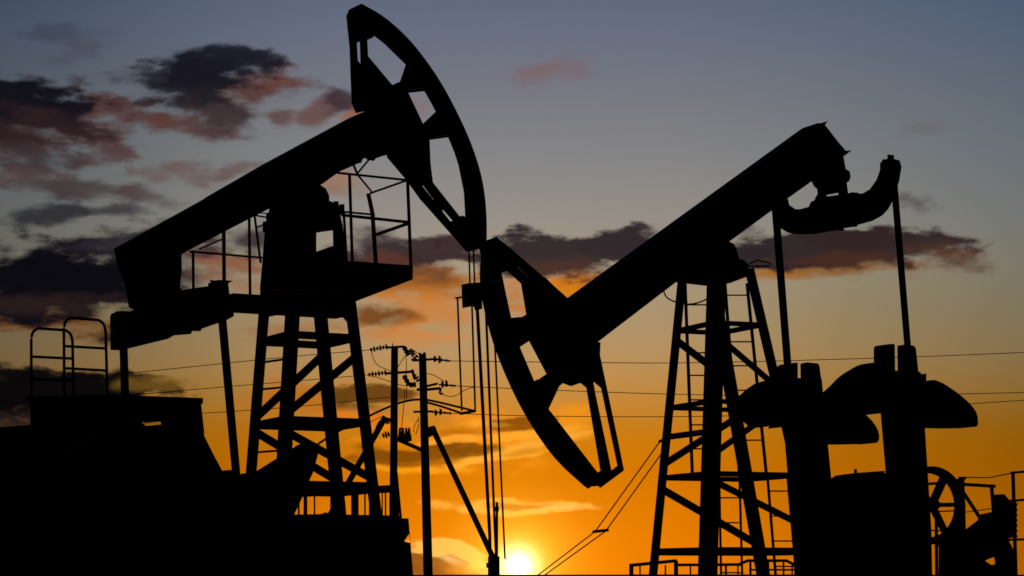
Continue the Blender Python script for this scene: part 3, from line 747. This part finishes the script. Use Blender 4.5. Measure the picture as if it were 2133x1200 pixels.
wire([(770, 729), (600, 743), (400, 764), (225, 782), (-20, 800)], 1.7, 'topmost overhead wire running left behind the pumpjack tower', 70, 66)
wire([(766, 781), (600, 795), (440, 808), (290, 822), (-20, 842)], 1.7, 'middle overhead wire running left behind the pumpjack tower', 70, 66)
wire([(818, 827), (760, 832), (640, 846), (430, 861), (200, 872)], 1.6, 'lowest overhead wire running left behind the pumpjack tower', 70, 66)
# bent pipe crossing the poles
m = MB()
m.tube([Frame(0, 22, 0).p(x, y) for x, y in smooth([(640, 940), (700, 900), (768, 867), (810, 847), (845, 835), (880, 831), (915, 838), (988, 856)])], .0105, 8)
m.tube([Frame(0, 22, 0).p(x, y) for x, y in smooth([(880, 836), (915, 845), (962, 861)])], .0105, 8)
m.tube([Frame(0, 22, 0).p(x, y) for x, y in [(958, 862), (990, 856)]], .014, 8)
tag(m.build('bent_rod', STEEL2), 'thin bent rod arching behind the twin poles and down to the hanging rods', 'metal rod')

# pair of brake cables with a spreader, from the right tower down to the ground
m = MB(); FG = Frame(0, 24, 0)
F1 = [(1373, 922), (1240, 1107), (1118, 1200), (1000, 1290)]; F2 = [(1377, 946), (1262, 1106), (1132, 1200), (1010, 1290)]
def D3(px, py): return FG.p(px, py)
r_ = 3.0 / (FPX / 24) / 2
root = thing('guy_line', (D3(1118, 1196).x, 24, 0), 'twin thin guy lines bent at a short spreader between sun and right tower', 'guy line')
for f in (F1, F2):
    m = MB(); m.tube([D3(*p) for p in f], r_, 6); m.build('cable', CABLE, root)
m = MB(); m.bar(D3(1234, 1108), D3(1268, 1104), .03, .03); m.build('spreader', STEEL2, root)
m = MB(); m.bar(D3(1372, 921), D3(1384, 915), .03, .03); m.build('end_clamp', STEEL2, root)

# ================================================================== LEFT BACKGROUND: service cabin with roof rails
DC = 27.0; FC = Frame(0, DC, 8)
cb = FC.p(245, 1196); cb.z = 0
cab = thing('service_cabin', cb, 'black flat-roofed service cabin behind the left pumpjack with two rail frames on its roof', 'cabin')
m = MB(); slab(m, FC, [[(68, 832), (418, 838), (424, 905), (430, 1420), (60, 1420)], [(286, 880), (334, 878), (336, 884), (304, 887)]], 0, .35); m.build('wall', STEEL, cab)
m = MB(); slab(m, FC, [[(60, 826), (230, 822), (422, 829), (422, 842), (60, 838)]], 0, .45); m.build('roof', STEEL2, cab)
def frame_rail(x0, x1, ytop, ybot, mids, w, v, dy):
    m = MB()
    pts = [(x0 + 1, ybot), (x0, ytop + 22), (x0 + 3, ytop + 7), (x0 + 14, ytop), (x1 - 14, ytop + dy), (x1 - 3, ytop + dy + 8), (x1, ytop + dy + 24), (x1 + 4, ybot)]
    pp = pts[:2] + smooth(pts[1:4], 1)[1:-1] + [pts[3], pts[4]] + smooth(pts[4:7], 1)[1:-1] + pts[6:]
    pxtube(m, FC, pp, w, v, 8)
    for y in mids: pxbar(m, FC, (x0, y), (x1 + 1, y + dy), w * .95, v)
    m.build('roof_rail', STEEL2, cab)
frame_rail(65, 151, 684, 890, (743, 789), 6, .6, 4)
frame_rail(133, 220, 662, 832, (721, 767), 6, .2, 5)
# low tank at the left edge
tb = FC.p(-60, 1196); tb.z = 0
m = MB(); slab(m, Frame(0, 25.5, 8), [[(-260, 905), (-200, 893), (0, 892), (75, 897), (80, 1420), (-260, 1420)]], 0, .5)
tag(m.build('storage_box', STEEL), 'low dark steel storage box at the left edge beside the service cabin', 'storage box')

# ================================================================== NEAR LEFT: long steel equipment container
DN = 14.5; FN = Frame(0, DN, 2)
nb = FN.p(420, 1196); nb.z = 0
cont = thing('equipment_container', nb, 'long dark equipment container filling the bottom left corner below the pumpjack', 'container')
m = MB(); slab(m, FN, [[(-120, 1070), (0, 1070), (380, 1072), (600, 1077), (680, 1076), (836, 1082), (838, 1145), (846, 1200), (852, 1700), (-120, 1700)]], 0, .5); m.build('body', STEEL, cont)
m = MB(); slab(m, FN, [[(832, 1080), (851, 1080), (856, 1140), (861, 1200), (870, 1700), (838, 1700)], [(842, 1128), (852, 1112), (855, 1131)]], .3, .02); m.build('corner_post', STEEL, cont)
m = MB()
for i in range(24):
    x = -90 + i * 38; pxbar(m, FN, (x, 1084), (x + 2, 1500), 10, .51, None, .03)
m.build('corrugation', STEEL, cont)
m = MB()
for (x, y, r) in ((678, 1073, .018), (672, 1076, .02), (685, 1076, .02)): m.ball(FN.p(x, y, 0), r)
m.build('roof_vent', STEEL2, cont)
# picket rail seen between the tower legs
FK = Frame(0, 20.5, 10); kb = FK.p(715, 1196); kb.z = 0
rl = thing('guard_railing', kb, 'short picket guard railing behind the left tower legs above the container', 'railing', 'guard railings')
m = MB(); pxbar(m, FK, (620, 1028), (822, 1018), 16); pxbar(m, FK, (620, 1080), (830, 1080), 5); m.build('rail', STEEL2, rl)
for x, w in ((622, 4), (636, 8), (655, 3.5), (689, 3), (733, 4), (741, 12), (760, 3.5), (771, 6), (796, 3), (803, 3.5), (815, 9)):
    m = MB(); pxbar(m, FK, (x, 1022), (x + 3, 1570), w); m.build('picket', STEEL2, rl)
m = MB(); pxbar(m, FK, (826, 985), (836, 1090), 5, -.2); pxbar(m, FK, (826, 985), (846, 1600), 5, -.25)
tag(m.build('support_post', STEEL2), 'thin slanting support post beside the foot of the left utility pole', 'post')

# ================================================================== RIGHT FOREGROUND RAILINGS
FQ = Frame(0, 19.0, -4); qb = FQ.p(1480, 1196); qb.z = 0
rl = thing('guard_railing', qb, 'low guard railing crossing the foot of the right tower at the bottom edge', 'railing', 'guard railings')
m = MB(); pxbar(m, FQ, (1311, 1178), (1410, 1168), 7); pxbar(m, FQ, (1405, 1177), (1545, 1176), 6); pxbar(m, FQ, (1540, 1175), (1558, 1168), 6); pxbar(m, FQ, (1556, 1168), (1640, 1168), 6); pxbar(m, FQ, (1638, 1168), (1658, 1178), 6); pxbar(m, FQ, (1655, 1178), (1705, 1178), 6)
pxbar(m, FQ, (1311, 1200), (1705, 1200), 7); pxbar(m, FQ, (1560, 1187), (1660, 1187), 4); m.build('rail', STEEL2, rl)
for x, w in ((1315, 9), (1333, 3.5), (1386, 3.5), (1408, 9), (1438, 3.5), (1512, 5), (1537, 3.5), (1563, 5), (1580, 6), (1600, 5), (1632, 4), (1650, 3.5), (1671, 5), (1690, 3.5)):
    m = MB(); pxbar(m, FQ, (x, 1178 if x < 1320 else 1168 if 1400 < x < 1412 or 1556 < x < 1645 else 1177), (x + 3, 1600), w); m.build('picket', STEEL2, rl)

# ================================================================== RIGHT: motor drive, pulley, fence
FM = Frame(FR.O.x, FR.O.y, 24)
vM = .25
mb_ = FM.p(2010, 1196, vM); mb_.z = 0
mot = thing('drive_motor', mb_, 'dark electric drive motor unit with a spoked belt pulley right of the counterweights', 'motor')
m = MB()
uc, zc = FM.uz(FM.p(1938, 1052, vM)); Rr = 80 / (FPX / FM.p(1938, 1052, vM).y)
n = 40
for i in range(n):
    a0 = 2 * math.pi * i / n; a1 = 2 * math.pi * (i + 1) / n
    ri = Rr * .83
    q4 = [FM.at(uc + math.cos(a) * r, vM - .05, zc + math.sin(a) * r) for a, r in ((a0, ri), (a0, Rr), (a1, Rr), (a1, ri))]
    m.prism([q4], FM.V * .1)
for k in range(6):
    a = math.pi / 3 * k + .02; m.bar(FM.at(uc, vM, zc), FM.at(uc + math.cos(a) * Rr * .9, vM, zc + math.sin(a) * Rr * .9), .05, .04, FM.V)
m.tube([FM.at(uc, vM - .1, zc), FM.at(uc, vM + .1, zc)], .045, 14)
m.build('pulley', IRON, mot)
m = MB(); slab(m, FM, [[(1984, 998), (2009, 997), (2012, 1100), (2014, 1250), (1980, 1250), (1992, 1060)]], vM, .06); m.build('belt_guard', STEEL, mot)
m = MB()
slab(m, FM, [[(1950, 1118), (1985, 1105), (2012, 1102), (2036, 1084), (2040, 1072), (2066, 1066), (2072, 1056), (2075, 1030), (2084, 1044), (2100, 1048), (2118, 1046), (2118, 1118), (2100, 1122), (2118, 1160), (2118, 1600), (1955, 1600), (1955, 1140)],
             [(2052, 1168), (2066, 1162), (2070, 1156), (2073, 1175), (2064, 1180)]], vM, .08)
m.build('motor_body', IRON, mot)
m = MB(); pxbar(m, FM, (1936, 1008), (1990, 1004), 6, vM); pxbar(m, FM, (2006, 1009), (2072, 1013), 7, vM); pxbar(m, FM, (2065, 1009), (2070, 1070), 8, vM)
pxbar(m, FM, (2008, 1028), (2042, 1080), 8, vM); pxbar(m, FM, (1998, 996), (2011, 996), 6, vM); pxbar(m, FM, (2010, 1067), (2070, 1059), 2, vM)
m.build('motor_frame', STEEL, mot)
m = MB(); pxbar(m, FM, (1936, 1130), (1950, 1132), 6, vM); pxbar(m, FM, (1950, 1060), (1952, 1300), 7, vM); pxbar(m, FM, (1936, 1060), (1937, 1300), 3, vM); pxbar(m, FM, (1936, 1105), (1962, 1106), 3, vM); m.build('belt_tensioner', STEEL, mot)
m = MB(); pxbar(m, FM, (1966, 1008), (1944, 1056), 9, vM - .12); pxbar(m, FM, (1944, 1050), (1974, 1112), 9, vM - .12); pxbar(m, FM, (1942, 1066), (1990, 1064), 3, vM - .12); pxbar(m, FM, (1962, 1112), (1964, 1300), 5, vM - .12); m.build('support_strut', STEEL, mot)
m = MB(); pxtube(m, FM, smooth([(2008, 997), (2015, 994), (2045, 995), (2062, 995), (2080, 991), (2106, 986)]), 2.6, vM, 6)
tag(m.build('power_cable', CABLE), 'thin slack cable running from the motor guard to the edge fence', 'cable')
fb_ = FM.p(2120, 1196, vM); fb_.z = 0
fe = thing('edge_fence', fb_, 'tubular fence section with mesh panel at the right edge of the photo', 'fence')
for (a, b, w) in (((2110, 984), (2122, 1420), 8), ((2190, 978), (2200, 1420), 8)):
    m = MB(); pxbar(m, FM, a, b, w, vM + .2); m.build('post', STEEL2, fe)
m = MB(); pxbar(m, FM, (2106, 985), (2200, 977), 5, vM + .2); pxbar(m, FM, (2085, 1045), (2200, 1036), 5, vM + .2); pxbar(m, FM, (2085, 1125), (2200, 1122), 5, vM + .2); m.build('rail', STEEL2, fe)
m = MB()
for i in range(7): pxbar(m, FM, (2086, 1052 + i * 11), (2118, 1051 + i * 11), 5, vM + .15)
m.build('mesh_panel', STEEL2, fe)
